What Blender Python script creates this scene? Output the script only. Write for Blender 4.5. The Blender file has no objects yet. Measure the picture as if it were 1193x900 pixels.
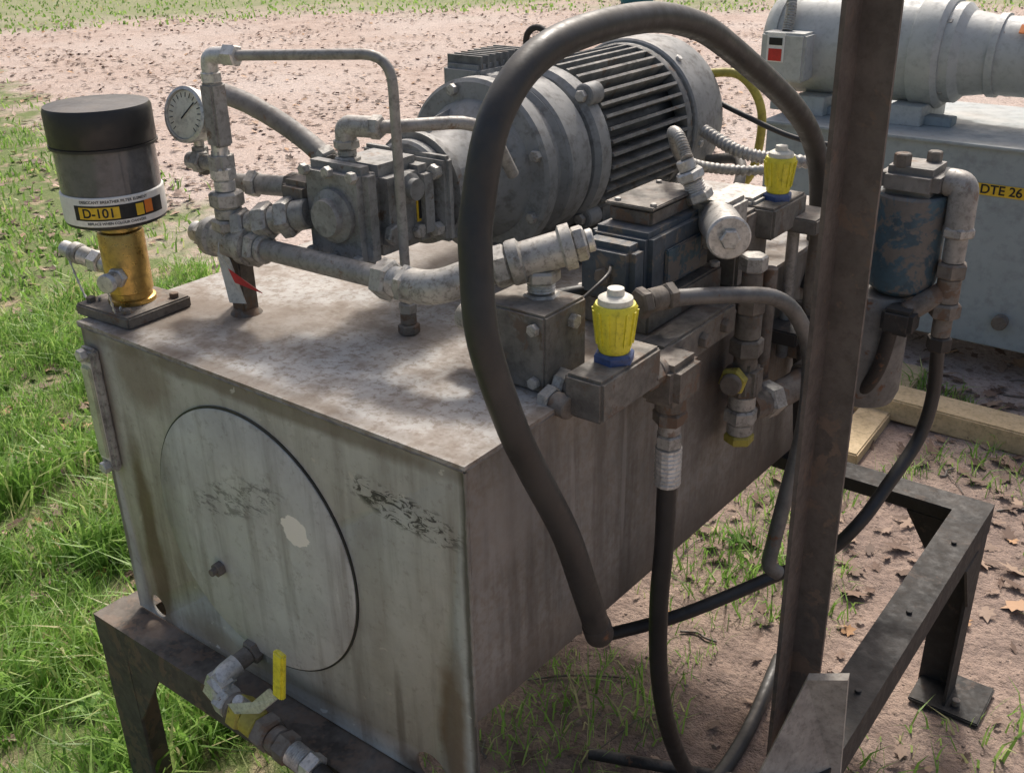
import bpy, bmesh, math, random
import numpy as np
from mathutils import Vector, Matrix, noise as mnoise
random.seed(7); np.random.seed(7)
T=1.2
scene=bpy.context.scene
def V(p): return Vector((p[0],p[1],p[2]+T))

# ---------------------------------------------------------------- materials
class NT:
    def __init__(s,name):
        s.m=bpy.data.materials.new(name); s.m.use_nodes=True
        s.t=s.m.node_tree; s.bsdf=s.t.nodes['Principled BSDF']
        g=s.t.nodes.new('ShaderNodeNewGeometry'); s.geo=g
        s.pos=g.outputs['Position']; s.cache={}
    def n(s,t): return s.t.nodes.new(t)
    def l(s,a,b): s.t.links.new(a,b)
    def setin(s,inp,v):
        if isinstance(v,bpy.types.NodeSocket): s.l(v,inp)
        else: inp.default_value=v
    def noise(s,scale,detail=4,rough=.6,vec=None,dist=0):
        key=(scale,detail,rough,dist)
        if vec is None and key in s.cache: return s.cache[key]
        n=s.n('ShaderNodeTexNoise'); n.inputs['Scale'].default_value=scale
        n.inputs['Detail'].default_value=min(detail,4); n.inputs['Roughness'].default_value=rough
        n.inputs['Distortion'].default_value=dist
        s.l(vec if vec is not None else s.pos,n.inputs['Vector'])
        if vec is None: s.cache[key]=n.outputs['Fac']
        return n.outputs['Fac']
    def voro(s,scale,vec=None,feature='F1'):
        n=s.n('ShaderNodeTexVoronoi'); n.feature=feature; n.inputs['Scale'].default_value=scale
        s.l(vec if vec is not None else s.pos,n.inputs['Vector']); return n.outputs['Distance']
    def mr(s,v,a,b,c=0,d=1):
        n=s.n('ShaderNodeMapRange'); s.setin(n.inputs[0],v)
        for i,x in enumerate((a,b,c,d)): s.setin(n.inputs[i+1],x)
        return n.outputs[0]
    def math(s,op,a,b=0.0):
        n=s.n('ShaderNodeMath'); n.operation=op; s.setin(n.inputs[0],a); s.setin(n.inputs[1],b); return n.outputs[0]
    def mix(s,f,a,b,bt='MIX'):
        n=s.n('ShaderNodeMix'); n.data_type='RGBA'; n.blend_type=bt
        s.setin(n.inputs[0],f); s.setin(n.inputs[6],c4(a)); s.setin(n.inputs[7],c4(b)); return n.outputs[2]
    def scalev(s,sx,sy,sz):
        n=s.n('ShaderNodeMapping'); s.l(s.pos,n.inputs['Vector']); n.inputs['Scale'].default_value=(sx,sy,sz); return n.outputs[0]
    def xyz(s):
        n=s.n('ShaderNodeSeparateXYZ'); s.l(s.pos,n.inputs[0]); return n.outputs
    def nz(s):
        n=s.n('ShaderNodeSeparateXYZ'); s.l(s.geo.outputs['Normal'],n.inputs[0]); return n.outputs[2]
    def bump(s,h,strength=.3,dist=.01):
        n=s.n('ShaderNodeBump'); n.inputs['Strength'].default_value=strength; n.inputs['Distance'].default_value=dist
        s.l(h,n.inputs['Height']); s.l(n.outputs[0],s.bsdf.inputs['Normal'])
    def out(s,col,rough=None,metal=None):
        s.setin(s.bsdf.inputs['Base Color'],c4(col))
        if rough is not None: s.setin(s.bsdf.inputs['Roughness'],rough)
        if metal is not None: s.setin(s.bsdf.inputs['Metallic'],metal)
        return s.m
def c4(c):
    if isinstance(c,tuple) and len(c)==3: return (c[0],c[1],c[2],1)
    return c
RUST=(.13,.06,.03)
DUST=(.38,.33,.28)
def M(name,base,var=.55,rust=0.,rustcol=RUST,metal=0.,rough=.55,scale=14,dust=.4,bump=.15,grime=.35,grimecol=(.06,.048,.038)):
    s=NT(name)
    dark=tuple(c*var for c in base)
    a=s.noise(scale,4,.65)
    col=s.mix(s.mr(a,.35,.68),base,dark)
    g=s.noise(scale*4.3,3,.72)
    if grime>0:
        col=s.mix(s.math('MULTIPLY',s.mr(g,.48,.70),grime),col,grimecol)
    if rust>0:
        rn=s.noise(scale*.9+3,4,.75,dist=.3)
        rm=s.mr(rn,.72-.4*rust,.78-.4*rust)
        col=s.mix(rm,col,s.mix(g,tuple(c*.6 for c in rustcol),tuple(c*1.5 for c in rustcol)))
        met=s.math('MULTIPLY',s.math('SUBTRACT',1.0,rm),metal)
    else: met=metal
    rg=s.mr(g,.3,.7,rough-.1,min(1,rough+.2))
    if dust>0:
        d=s.math('MULTIPLY',s.mr(s.nz(),.35,1.),s.mr(a,.62,.3,0,dust))
        col=s.mix(d,col,DUST)
        rg=s.math('MAXIMUM',rg,s.math('MULTIPLY',d,1.2))
    if bump>0: s.bump(g,bump,.004)
    return s.out(col,rg,met)

def tank_paint(name,base,kind):
    s=NT(name); x,y,z=s.xyz()
    zr=s.math('SUBTRACT',z,T)
    big=s.noise(3.2,4,.6); fine=s.noise(60,4,.75); mid=s.noise(13,4,.7)
    streak=s.noise(1,4,.65,vec=s.scalev(22,22,2.0))
    col=s.mix(s.mr(big,.35,.65),base,tuple(c*.80 for c in base))
    col=s.mix(s.math('MULTIPLY',s.mr(mid,.45,.7),.4),col,tuple(c*.6 for c in (base[0],base[1]*.95,base[2]*.88)))
    col=s.mix(s.math('MULTIPLY',s.mr(fine,.55,.68),.35),col,(.16,.13,.10))
    rg=.5
    def ell(cx,cz,rx,rz,soft=.35,nz=.8,nscale=30,ang=0.0,hor=x,ver=zr):
        dx=s.math('SUBTRACT',hor,cx); dz=s.math('SUBTRACT',ver,cz)
        if ang:
            ca,sa=math.cos(ang),math.sin(ang)
            dx,dz=s.math('ADD',s.math('MULTIPLY',dx,ca),s.math('MULTIPLY',dz,sa)), s.math('SUBTRACT',s.math('MULTIPLY',dz,ca),s.math('MULTIPLY',dx,sa))
        a=s.math('POWER',s.math('ABSOLUTE',s.math('DIVIDE',dx,rx)),2.0); b=s.math('POWER',s.math('ABSOLUTE',s.math('DIVIDE',dz,rz)),2.0)
        d=s.math('ADD',s.math('SQRT',s.math('ADD',a,b)),s.math('MULTIPLY',s.math('SUBTRACT',s.noise(nscale,4,.6),.5),nz))
        return s.mr(d,1.0,1.0-soft)
    if kind in('front','lid'):
        col=s.mix(s.math('MULTIPLY',s.mr(streak,.48,.68),.48),col,(.14,.115,.09))
        if kind=='front':
            for (cx,cz,rx,rz,k,c) in [(-.80,-.45,.035,.34,.85,(.14,.10,.065)),(-.74,-.06,.10,.10,.6,(.17,.12,.08)),(-.87,-.1,.05,.25,.5,(.17,.13,.09)),(-.045,-.5,.035,.22,.85,(.17,.11,.065)),(-.10,-.62,.09,.05,.9,(.07,.05,.035)),(-.5,-.60,.35,.05,.5,(.18,.14,.09)),(-.4,-.02,.6,.022,.75,(.15,.12,.09)),(0,-.3,.014,.6,.85,(.06,.05,.04)),(-.2,-.30,.05,.22,.3,(.20,.16,.12)),(-.16,-.52,.012,.12,.5,(.12,.10,.08)),(-.68,-.62,.10,.12,.5,(.14,.11,.08)),(-.895,-.3,.012,.4,.7,(.10,.08,.06))]:
                col=s.mix(s.math('MULTIPLY',ell(cx,cz,rx,rz,.5,.9,12),k),col,c)
            scr=s.math('MULTIPLY',ell(-.12,-.115,.13,.034,.3,.5,25,-.12),s.mr(s.noise(1,4,.75,vec=s.scalev(30,1,75),dist=1.2),.5,.56))
            col=s.mix(s.math('MULTIPLY',scr,.9),col,(.02,.018,.018))
            col=s.mix(s.math('MULTIPLY',s.mr(s.noise(24,3,.5,dist=.5),.70,.72),.8),col,(.50,.48,.43))
        else:
            scr=s.math('MULTIPLY',ell(-.50,-.225,.15,.04,.3,.5,25,.35),s.mr(s.noise(1,4,.75,vec=s.scalev(30,1,75),dist=1.2),.5,.57))
            col=s.mix(s.math('MULTIPLY',scr,.6),col,(.06,.055,.055))
            col=s.mix(ell(-.357,-.236,.033,.027,.05,.9,45),col,(.84,.79,.70))
            col=s.mix(s.math('MULTIPLY',ell(-.70,-.3,.05,.2,.6,.9,12),.4),col,(.16,.13,.10))
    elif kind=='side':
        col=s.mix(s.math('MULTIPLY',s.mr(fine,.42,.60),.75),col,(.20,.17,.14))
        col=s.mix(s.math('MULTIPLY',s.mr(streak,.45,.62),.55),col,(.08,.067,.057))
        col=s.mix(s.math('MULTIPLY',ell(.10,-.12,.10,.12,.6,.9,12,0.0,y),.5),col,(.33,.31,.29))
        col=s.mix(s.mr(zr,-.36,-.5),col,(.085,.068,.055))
        for (cy,k) in [(.415,.35),(.26,.2),(.62,.25)]:
            col=s.mix(s.math('MULTIPLY',ell(cy,-.22,.008,.15,.3,.3,12,0.0,y),k),col,(.45,.43,.40))
        col=s.mix(s.math('MULTIPLY',ell(.75,-.15,.2,.2,.6,.9,12,0.0,y),.7),col,(.07,.055,.045))
    elif kind=='top':
        dusty=s.mix(s.noise(7,4,.7),(.35,.31,.265),(.47,.44,.405))
        col=s.mix(s.mr(s.noise(4.5,4,.72),.36,.58),col,dusty)
        col=s.mix(s.math('MULTIPLY',s.mr(fine,.48,.62),.65),col,(.19,.145,.105))
        col=s.mix(s.math('MULTIPLY',s.mr(s.noise(9,4,.75),.48,.64),.72),col,(.19,.145,.11))
        for (cx,cy,rx,ry,k) in [(-.80,.12,.17,.14,.85),(-.62,.22,.18,.13,.7),(-.5,.75,.28,.45,.85),(-.37,.30,.10,.09,.6),(-.08,.35,.12,.16,.8),(-.05,.75,.16,.4,.75),(-.45,.01,.5,.025,.7),(-.005,.5,.02,.6,.8),(-.2,.06,.1,.04,.4)]:
            col=s.mix(s.math('MULTIPLY',ell(cx,cy,rx,ry,.6,.9,10,0.0,x,y),k),col,(.15,.115,.085))
        rg=.6
    rgn=s.mr(mid,.3,.7,rg-.08,rg+.25)
    s.bump(fine,.35,.003)
    return s.out(col,rgn,0.0)

mat={}
mat['tfront']=tank_paint('tank_front_paint',(.49,.49,.46),'front')
mat['tlid']=tank_paint('lid_paint',(.56,.56,.53),'lid')
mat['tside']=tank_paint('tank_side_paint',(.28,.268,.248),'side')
mat['ttop']=tank_paint('tank_top_paint',(.50,.495,.48),'top')
mat['motor']=M('motor_grey_paint',(.29,.298,.295),.7,.25,rustcol=(.16,.125,.095),rough=.62,scale=9,dust=.45,grime=.5)
mat['fins']=M('fin_grey_paint',(.22,.222,.212),.5,.35,rustcol=(.13,.095,.07),rough=.7,scale=20,dust=.45)
mat['pump']=M('pump_grey_paint',(.30,.303,.295),.55,.30,rustcol=(.15,.105,.075),rough=.55,scale=16,metal=.1,dust=.4,grime=.5,bump=.1)
mat['galv']=M('galvanised_fitting',(.50,.485,.45),.6,.24,rustcol=(.19,.135,.09),metal=.35,rough=.52,scale=22,dust=.3,grime=.55,bump=.08)
mat['zinc']=M('zinc_plated_fitting',(.68,.67,.64),.7,.08,metal=.5,rough=.42,scale=30,dust=.3,grime=.4,bump=.05)
mat['pipe']=M('dull_steel_pipe',(.37,.355,.33),.65,.25,rustcol=(.19,.135,.10),metal=.25,rough=.52,scale=18,dust=.38,grime=.45,bump=.08)
mat['rusty']=M('rusty_steel',(.21,.185,.158),.5,.45,metal=.1,rustcol=(.135,.088,.06),rough=.75,scale=17,dust=.4,bump=.3)
mat['valve']=M('dirty_valve_steel',(.21,.195,.172),.5,.4,rustcol=(.12,.09,.068),metal=.1,rough=.7,scale=16,dust=.5,bump=.25)
mat['rubber']=M('black_rubber',(.030,.030,.030),.6,0,rough=.45,scale=9,dust=.16,grime=.2,grimecol=(.09,.075,.06),bump=.12)
mat['tubegrey']=M('grey_bent_tube',(.18,.18,.175),.6,.15,metal=.3,rough=.42,scale=12,dust=.3)
mat['brass']=M('brass',(.62,.42,.14),.75,.14,rustcol=(.2,.12,.03),metal=.95,rough=.3,scale=14,dust=.1,grime=.3)
mat['blackp']=M('black_plastic',(.020,.020,.021),.8,0,rough=.40,scale=8,dust=.3,grime=0,bump=.05)
mat['whitel']=M('white_label',(.82,.81,.78),.88,0,rough=.5,scale=20,dust=0,grime=.12,bump=.02)
mat['labely']=M('yellow_label',(.80,.52,.03),.85,0,rough=.5,scale=20,dust=0,grime=.2,bump=.02)
mat['labelo']=M('orange_label',(.8,.22,.03),.85,0,rough=.5,scale=20,dust=0,grime=.1,bump=.02)
mat['ink']=M('black_ink',(.015,.015,.015),.9,0,rough=.6,dust=0,grime=0,bump=0)
mat['yellow']=M('yellow_plastic',(.82,.73,.05),.82,0,rough=.45,scale=25,dust=.25,grime=.3,bump=.08)
mat['blue']=M('blue_plastic',(.06,.11,.28),.7,0,rough=.5,scale=25,dust=.4,grime=.5)
mat['whitep']=M('white_plastic',(.78,.75,.64),.85,0,rough=.5,scale=20,dust=.2,grime=.3)
mat['bluepaint']=M('worn_blue_paint',(.055,.11,.15),.6,.6,rustcol=(.13,.12,.11),rough=.65,scale=12,dust=.4)
mat['dcv']=M('valve_blue_grey_paint',(.08,.105,.13),.7,.5,rustcol=(.155,.135,.11),rough=.62,scale=13,dust=.6)
mat['canister']=M('canister_grey',(.22,.21,.195),.6,.3,rough=.6,scale=12,dust=.4)
mat['frame']=M('frame_dark_paint',(.030,.029,.028),.6,.3,rustcol=(.06,.045,.036),rough=.72,scale=11,dust=.12,bump=.3)
mat['stand']=M('stand_brown_steel',(.10,.084,.068),.6,.55,rustcol=(.13,.09,.063),rough=.75,scale=11,dust=.4,bump=.3)
mat['post']=M('post_rusted_steel',(.13,.107,.092),.6,.4,rustcol=(.14,.10,.076),rough=.65,scale=14,dust=.2,bump=.35,grime=.35)
mat['board']=M('weathered_board',(.40,.365,.32),.6,0,rough=.8,scale=20,dust=.3,bump=.3)
mat['cream']=M('light_motor_paint',(.50,.51,.49),.88,.06,rough=.5,scale=8,dust=.2,grime=.2)
mat['pale']=M('pale_blue_grey_paint',(.33,.375,.39),.88,.12,rustcol=(.22,.16,.11),rough=.6,scale=4,dust=.45,grime=.25)
mat['wood']=M('weathered_wood',(.66,.50,.29),.75,0,rough=.8,scale=15,dust=.2,bump=.4)
mat['red']=M('red_tag',(.6,.04,.03),.8,0,rough=.5,scale=30,dust=0,grime=.2)
mat['cardboard']=M('white_tag',(.66,.64,.59),.8,0,rough=.7,scale=30,dust=0,grime=.3)
mat['cable_y']=M('yellow_cable',(.48,.41,.07),.7,.25,rough=.5,scale=20,dust=.3)
mat['rodblk']=M('dark_dirty_rod',(.04,.034,.03),.6,.3,rough=.7,scale=20,dust=.5)
mat['dial']=M('gauge_dial',(.68,.66,.54),.9,0,rough=.4,scale=20,dust=0,grime=.35,bump=0)
mat['leadblue']=M('faded_blue_barrel',(.05,.22,.25),.8,0,rough=.6,scale=4,dust=.2)
mat['weed']=M('weed_leaf_green',(.16,.30,.06),.7,0,rough=.5,scale=12,dust=0,grime=.1,bump=0)
def glassy(name,col,rough,trans):
    s=NT(name); s.bsdf.inputs['Transmission Weight'].default_value=trans
    g=s.noise(30,4,.7); c=s.mix(s.mr(g,.45,.7),col,tuple(k*.6 for k in col))
    return s.out(c,rough,0.0)
mat['smoke']=glassy('smoked_clear_plastic',(.19,.19,.195),.10,.35)
mat['sight']=glassy('sight_glass_yellowed',(.58,.60,.42),.2,.1)

# ---------------------------------------------------------------- helpers
def top(name):
    e=bpy.data.objects.new(name,None); e.empty_display_size=.1
    scene.collection.objects.link(e); return e
def mk(name,verts,faces,m,parent,ang=35,flat=False):
    me=bpy.data.meshes.new(name); me.from_pydata([tuple(v) for v in verts],[],faces)
    bm=bmesh.new(); bm.from_mesh(me); bmesh.ops.recalc_face_normals(bm,faces=bm.faces); bm.to_mesh(me); bm.free()
    if m is not None: me.materials.append(mat[m] if isinstance(m,str) else m)
    if not flat:
        for p in me.polygons: p.use_smooth=True
        me.set_sharp_from_angle(angle=math.radians(ang))
    o=bpy.data.objects.new(name,me); scene.collection.objects.link(o)
    if parent is not None: o.parent=parent
    return o
def basis(d):
    d=Vector(d).normalized(); u=Vector((0,0,1)) if abs(d.z)<.9 else Vector((1,0,0))
    a=d.cross(u).normalized(); b=d.cross(a).normalized(); return d,a,b
def lathe(name,p,axis,prof,m,parent,seg=32,rot=0,ang=35,raw=False):
    o=Vector(p) if raw else V(p); d,a,b=basis(axis); vs=[];fs=[];rings=[]
    for (r,h) in prof:
        if r<1e-6: vs.append(o+d*h); rings.append([len(vs)-1])
        else:
            ring=[]
            for i in range(seg):
                t=2*math.pi*i/seg+rot
                vs.append(o+d*h+a*(r*math.cos(t))+b*(r*math.sin(t))); ring.append(len(vs)-1)
            rings.append(ring)
    for A,B in zip(rings[:-1],rings[1:]):
        if len(A)==1 and len(B)==1: continue
        for i in range(seg):
            j=(i+1)%seg
            if len(A)==1: fs.append((A[0],B[i],B[j]))
            elif len(B)==1: fs.append((A[i],A[j],B[0]))
            else: fs.append((A[i],A[j],B[j],B[i]))
    return mk(name,vs,fs,m,parent,ang)
def cyl(name,p0,p1,r,m,parent,seg=28,r2=None,ch=None,rot=0):
    a=Vector(p0);b=Vector(p1);h=(b-a).length; r2=r if r2 is None else r2
    c=min(.12*min(r,r2),.003,h*.3) if ch is None else ch
    return lathe(name,p0,b-a,[(0,0),(r-c,0),(r,c),(r2,h-c),(r2-c,h),(0,h)],m,parent,seg,rot)
def hexn(name,p0,p1,r,m,parent,rot=None):
    a=Vector(p0);b=Vector(p1);h=(b-a).length;c=r*.13
    if rot is None: rot=random.uniform(0,1)
    return lathe(name,p0,b-a,[(0,0),(r*.86,0),(r,c),(r,h-c),(r*.86,h),(0,h)],m,parent,6,rot,ang=20)
def box(name,c,s,m,parent,rot=(0,0,0),bev=.003,raw=False):
    bm=bmesh.new(); bmesh.ops.create_cube(bm,size=1)
    bmesh.ops.scale(bm,vec=s,verts=bm.verts)
    if bev>0: bmesh.ops.bevel(bm,geom=bm.edges[:],offset=min(bev,min(s)*.3),segments=2,affect='EDGES')
    R=Matrix.Rotation(rot[2],4,'Z')@Matrix.Rotation(rot[1],4,'Y')@Matrix.Rotation(rot[0],4,'X')
    bm.transform(Matrix.Translation(Vector(c) if raw else V(c))@R)
    me=bpy.data.meshes.new(name); bm.to_mesh(me); bm.free()
    me.materials.append(mat[m])
    for p in me.polygons: p.use_smooth=True
    me.set_sharp_from_angle(angle=math.radians(40))
    o=bpy.data.objects.new(name,me); scene.collection.objects.link(o); o.parent=parent; return o
def catmull(pts,res=8):
    P=[Vector(p) for p in pts]; P=[P[0]*2-P[1]]+P+[P[-1]*2-P[-2]]; out=[]
    for i in range(1,len(P)-2):
        for k in range(res):
            t=k/res;p0,p1,p2,p3=P[i-1:i+3]
            out.append(.5*((2*p1)+(p2-p0)*t+(2*p0-5*p1+4*p2-p3)*t*t+(3*p1-p0-3*p2+p3)*t**3))
    out.append(P[-2]); return out
def fillet(pts,rad,res=6):
    P=[Vector(p) for p in pts]; out=[P[0]]
    for i in range(1,len(P)-1):
        a=(P[i-1]-P[i]);b=(P[i+1]-P[i]);r=min(rad,a.length*.49,b.length*.49)
        A=P[i]+a.normalized()*r;B=P[i]+b.normalized()*r
        for k in range(res+1):
            t=k/res; out.append(A*(1-t)**2+P[i]*(2*t*(1-t))+B*t*t)
    out.append(P[-1]); return out
def sweep(name,path,r,m,parent,seg=14,rf=None,raw=False,cap=True):
    P=[Vector(p) if raw else V(p) for p in path]; Q=[P[0]]
    for p in P[1:]:
        if (p-Q[-1]).length>1e-5: Q.append(p)
    P=Q;n=len(P)
    tan=[(P[min(i+1,n-1)]-P[max(i-1,0)]).normalized() for i in range(n)]
    _,a,_=basis(tan[0]); vs=[];fs=[]
    for i in range(n):
        a=(a-tan[i]*a.dot(tan[i])).normalized(); b=tan[i].cross(a); rr=rf(i,n) if rf else r
        for k in range(seg):
            t=2*math.pi*k/seg; vs.append(P[i]+a*(rr*math.cos(t))+b*(rr*math.sin(t)))
    for i in range(n-1):
        for k in range(seg):
            j=(k+1)%seg; fs.append((i*seg+k,i*seg+j,(i+1)*seg+j,(i+1)*seg+k))
    if cap:
        fs.append(tuple(range(seg))); fs.append(tuple((n-1)*seg+k for k in range(seg)))
    return mk(name,vs,fs,m,parent,50)
def hose(name,pts,r,m,parent,res=8,seg=16): return sweep(name,catmull(pts,res),r,m,parent,seg)
def pipe(name,pts,r,m,parent,rad=.04,seg=14): return sweep(name,fillet(pts,rad),r,m,parent,seg)
def conduit(name,pts,r,m,parent,res=40):
    return sweep(name,catmull(pts,res),r,m,parent,12,rf=lambda i,n:r*(1.0+(.14 if i%4<2 else -.08)))
def chain(parent,name,p,d,items):
    p=Vector(p); d=Vector(d).normalized()
    for i,(k,r,L,m) in enumerate(items):
        q=p+d*L
        if k=='h': hexn(f"{name}_nut_{i}",p,q,r,m,parent)
        elif k=='c': cyl(f"{name}_barrel_{i}",p,q,r,m,parent)
        elif k=='t':
            n=max(3,int(L/.004)); pr=[(0,0)]
            for j in range(n): pr+=[(r,L*j/n),(r*.9,L*(j+.5)/n)]
            pr+=[(0,L)]; lathe(f"{name}_thread_{i}",p,d,pr,m,parent,20)
        p=q
    return p
def poly(name,pts,thick,m,parent):
    P=[V(p) for p in pts]; n=(P[1]-P[0]).cross(P[2]-P[0]).normalized()*thick
    k=len(P); vs=P+[p+n for p in P]
    fs=[tuple(range(k)),tuple(range(k,2*k))]+[(i,(i+1)%k,(i+1)%k+k,i+k) for i in range(k)]
    return mk(name,vs,fs,m,parent,flat=True)
def multibox(name,boxes,m,parent):
    vs=[];fs=[]
    for (o,ax,ay,az) in boxes:
        b=len(vs)
        for i in(-1,1):
            for j in(-1,1):
                for k in(-1,1): vs.append(o+ax*i+ay*j+az*k)
        for f in((0,1,3,2),(4,6,7,5),(0,4,5,1),(2,3,7,6),(0,2,6,4),(1,5,7,3)): fs.append(tuple(b+q for q in f))
    return mk(name,vs,fs,m,parent,flat=True)
def text_mesh(name,txt,size,m,parent,fn):
    cu=bpy.data.curves.new(name,'FONT'); cu.body=txt; cu.size=size; cu.align_x='CENTER'; cu.align_y='CENTER'; cu.extrude=0
    cu.offset=size*.02
    o=bpy.data.objects.new(name+'_tmp',cu); scene.collection.objects.link(o)
    dg=bpy.context.evaluated_depsgraph_get(); me=bpy.data.meshes.new_from_object(o.evaluated_get(dg))
    bpy.data.objects.remove(o)
    for v in me.vertices: v.co=fn(v.co.x,v.co.y)
    me.materials.clear(); me.materials.append(mat[m])
    ob=bpy.data.objects.new(name,me); scene.collection.objects.link(ob); ob.parent=parent; return ob

# ================================================================ TANK
tank=top('hydraulic_oil_tank')
W=.9; L=1.5
def boolcut(o,c,r,axis):
    cu=lathe('cut',tuple(Vector(c)-Vector(axis)*.05),axis,[(0,0),(r,0),(r,.1),(0,.1)],None,None,32)
    md=o.modifiers.new('b','BOOLEAN'); md.operation='DIFFERENCE'; md.object=cu; md.solver='EXACT'
    dg=bpy.context.evaluated_depsgraph_get(); me=bpy.data.meshes.new_from_object(o.evaluated_get(dg))
    o.modifiers.clear(); o.data=me; bpy.data.objects.remove(cu)
fp=box('front_plate',(-W/2,.004,-.317),(W,.008,.626),'tfront',tank,bev=.002)
boolcut(fp,(-.83,0,-.60),.026,(0,1,0)); boolcut(fp,(-.10,0,-.60),.034,(0,1,0))
nx,ny=40,60; vs=[];fs=[]
for zz in (0,1):
    for j in range(ny+1):
        for i in range(nx+1):
            x=-W-.003+(W+.006)*i/nx; y=-.003+(L+.006)*j/ny
            e=min(i,nx-i)/nx*4; e2=min(j,ny-j)/ny*5; k=min(1,e)*min(1,e2)
            zz_=.001-.0065*(1-zz)+k*mnoise.noise(Vector((x*3,y*3,1)))*.004
            vs.append(V((x,y,zz_)))
def gi(zz,i,j): return zz*(nx+1)*(ny+1)+j*(nx+1)+i
for j in range(ny):
    for i in range(nx):
        fs.append((gi(1,i,j),gi(1,i+1,j),gi(1,i+1,j+1),gi(1,i,j+1))); fs.append((gi(0,i,j),gi(0,i,j+1),gi(0,i+1,j+1),gi(0,i+1,j)))
for i in range(nx):
    fs.append((gi(0,i,0),gi(0,i+1,0),gi(1,i+1,0),gi(1,i,0))); fs.append((gi(0,i,ny),gi(1,i,ny),gi(1,i+1,ny),gi(0,i+1,ny)))
for j in range(ny):
    fs.append((gi(0,0,j),gi(1,0,j),gi(1,0,j+1),gi(0,0,j+1))); fs.append((gi(0,nx,j),gi(0,nx,j+1),gi(1,nx,j+1),gi(1,nx,j)))
mk('top_plate',vs,fs,'ttop',tank,40)
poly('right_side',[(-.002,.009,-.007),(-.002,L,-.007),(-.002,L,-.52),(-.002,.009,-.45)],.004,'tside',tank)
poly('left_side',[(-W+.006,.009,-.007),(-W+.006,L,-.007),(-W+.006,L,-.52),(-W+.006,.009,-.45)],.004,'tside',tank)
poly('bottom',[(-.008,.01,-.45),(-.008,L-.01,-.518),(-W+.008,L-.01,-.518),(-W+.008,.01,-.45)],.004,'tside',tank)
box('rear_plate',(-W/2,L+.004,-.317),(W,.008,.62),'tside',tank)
for nm,a,b in [('weld_front',(-W,-.001,-.007),(0,-.001,-.007)),('weld_right',(.001,0,-.007),(.001,L,-.007)),('weld_corner',(.001,.001,-.01),(.001,.001,-.45))]:
    pts=[Vector(a).lerp(Vector(b),i/60)+Vector((random.uniform(-1,1),random.uniform(-1,1),random.uniform(-1,1)))*.0006 for i in range(61)]
    sweep(nm,pts,.003,'tside',tank,6)
lidc=(-.48,0,-.308)
lathe('lid',lidc,(0,-1,0),[(.238,-.002),(.246,.001),(.246,.005),(.242,.0075),(.12,.0085),(0,.009)],'tlid',tank,96)
lathe('lid_gasket',lidc,(0,-1,0),[(.246,-.001),(.2495,.0),(.2495,.003),(.246,.0032)],'blackp',tank,96)
hexn('lid_bolt',(-.575,-.008,-.395),(-.575,-.022,-.395),.014,'rusty',tank)
cyl('lid_bolt_stud',(-.575,-.02,-.395),(-.575,-.032,-.395),.007,'rusty',tank)

sg=top('oil_level_sight_gauge')
box('housing',(-.87,-.010,-.165),(.042,.018,.25),'galv',sg,bev=.006)
box('glass',(-.868,-.022,-.165),(.026,.008,.185),'sight',sg,bev=.003)
box('back_card',(-.87,-.0195,-.165),(.030,.003,.20),'whitep',sg)
for z in(-.05,-.28): hexn('bolt',(-.87,-.018,z),(-.87,-.032,z),.012,'zinc',sg)

# ================================================================ STAND
st=top('steel_stand')
zt=-.634
def angle_beam(name,a,b,up,side,w,t,m,parent):
    a=Vector(a);b=Vector(b);up=Vector(up);side=Vector(side);boxes=[]
    d=(b-a)/2;c=(a+b)/2
    boxes.append((V(c+side*(w/2)-up*(t/2)),d,side*(w/2),up*(t/2)))
    boxes.append((V(c+side*(t/2)-up*(w/2+t*.5)),d*.9995,side*(t/2),up*(w/2-t*.5)))
    return multibox(name,boxes,m,parent)
X0,X1,Y0,Y1=-.96,.41,-.07,1.42
angle_beam('front_beam',(X0,Y0,zt),(X1,Y0,zt),(0,0,1),(0,1,0),.075,.007,'stand',st)
angle_beam('right_beam',(X1,Y0+.01,zt-.0015),(X1,Y1,zt-.0015),(0,0,1),(-1,0,0),.075,.007,'frame',st)
angle_beam('rear_beam',(X0,Y1,zt-.003),(X1-.002,Y1,zt-.003),(0,0,1),(0,-1,0),.075,.007,'frame',st)
angle_beam('left_beam',(X0,Y0+.01,zt-.0045),(X0,Y1,zt-.0045),(0,0,1),(1,0,0),.075,.007,'stand',st)
for i,(x,y,sx,sy,m) in enumerate([(X0,Y0,1,1,'stand'),(X1,Y0,-1,1,'frame'),(X1,Y1,-1,-1,'frame'),(X0,Y1,1,-1,'stand')]):
    w=.09;t=.007; xo=x+sx*.002; yo=y+sy*.002; z0=-T; h=(zt-.02)-z0
    b=[(V((xo+sx*w/2,yo+sy*t/2,z0+h/2)),Vector((w/2,0,0)),Vector((0,t/2,0)),Vector((0,0,h/2))),
       (V((xo+sx*t/2,yo+sy*(w/2+t/2),z0+h/2)),Vector((t/2,0,0)),Vector((0,w/2-t/2,0)),Vector((0,0,h/2)))]
    multibox(f'leg_{i+1}',b,m,st)
    poly(f'gusset_x_{i+1}',[(xo+sx*w,yo+sy*.001,zt-.08),(xo+sx*(w+.10),yo+sy*.001,zt-.08),(xo+sx*w,yo+sy*.001,zt-.24)],.006,m,st)
    poly(f'gusset_y_{i+1}',[(xo+sx*.001,yo+sy*w,zt-.08),(xo+sx*.001,yo+sy*(w+.10),zt-.08),(xo+sx*.001,yo+sy*w,zt-.24)],.006,m,st)
    fxo=.03 if i==2 else 0
    box(f'foot_plate_{i+1}',(xo+sx*.03+fxo,yo+sy*.03,z0+.012),(.17,.16,.012),m,st)
    cyl(f'foot_bolt_{i+1}',(xo-sx*.02,yo+sy*.07,z0+.018),(xo-sx*.02,yo+sy*.07,z0+.035),.01,'rusty',st)
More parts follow.
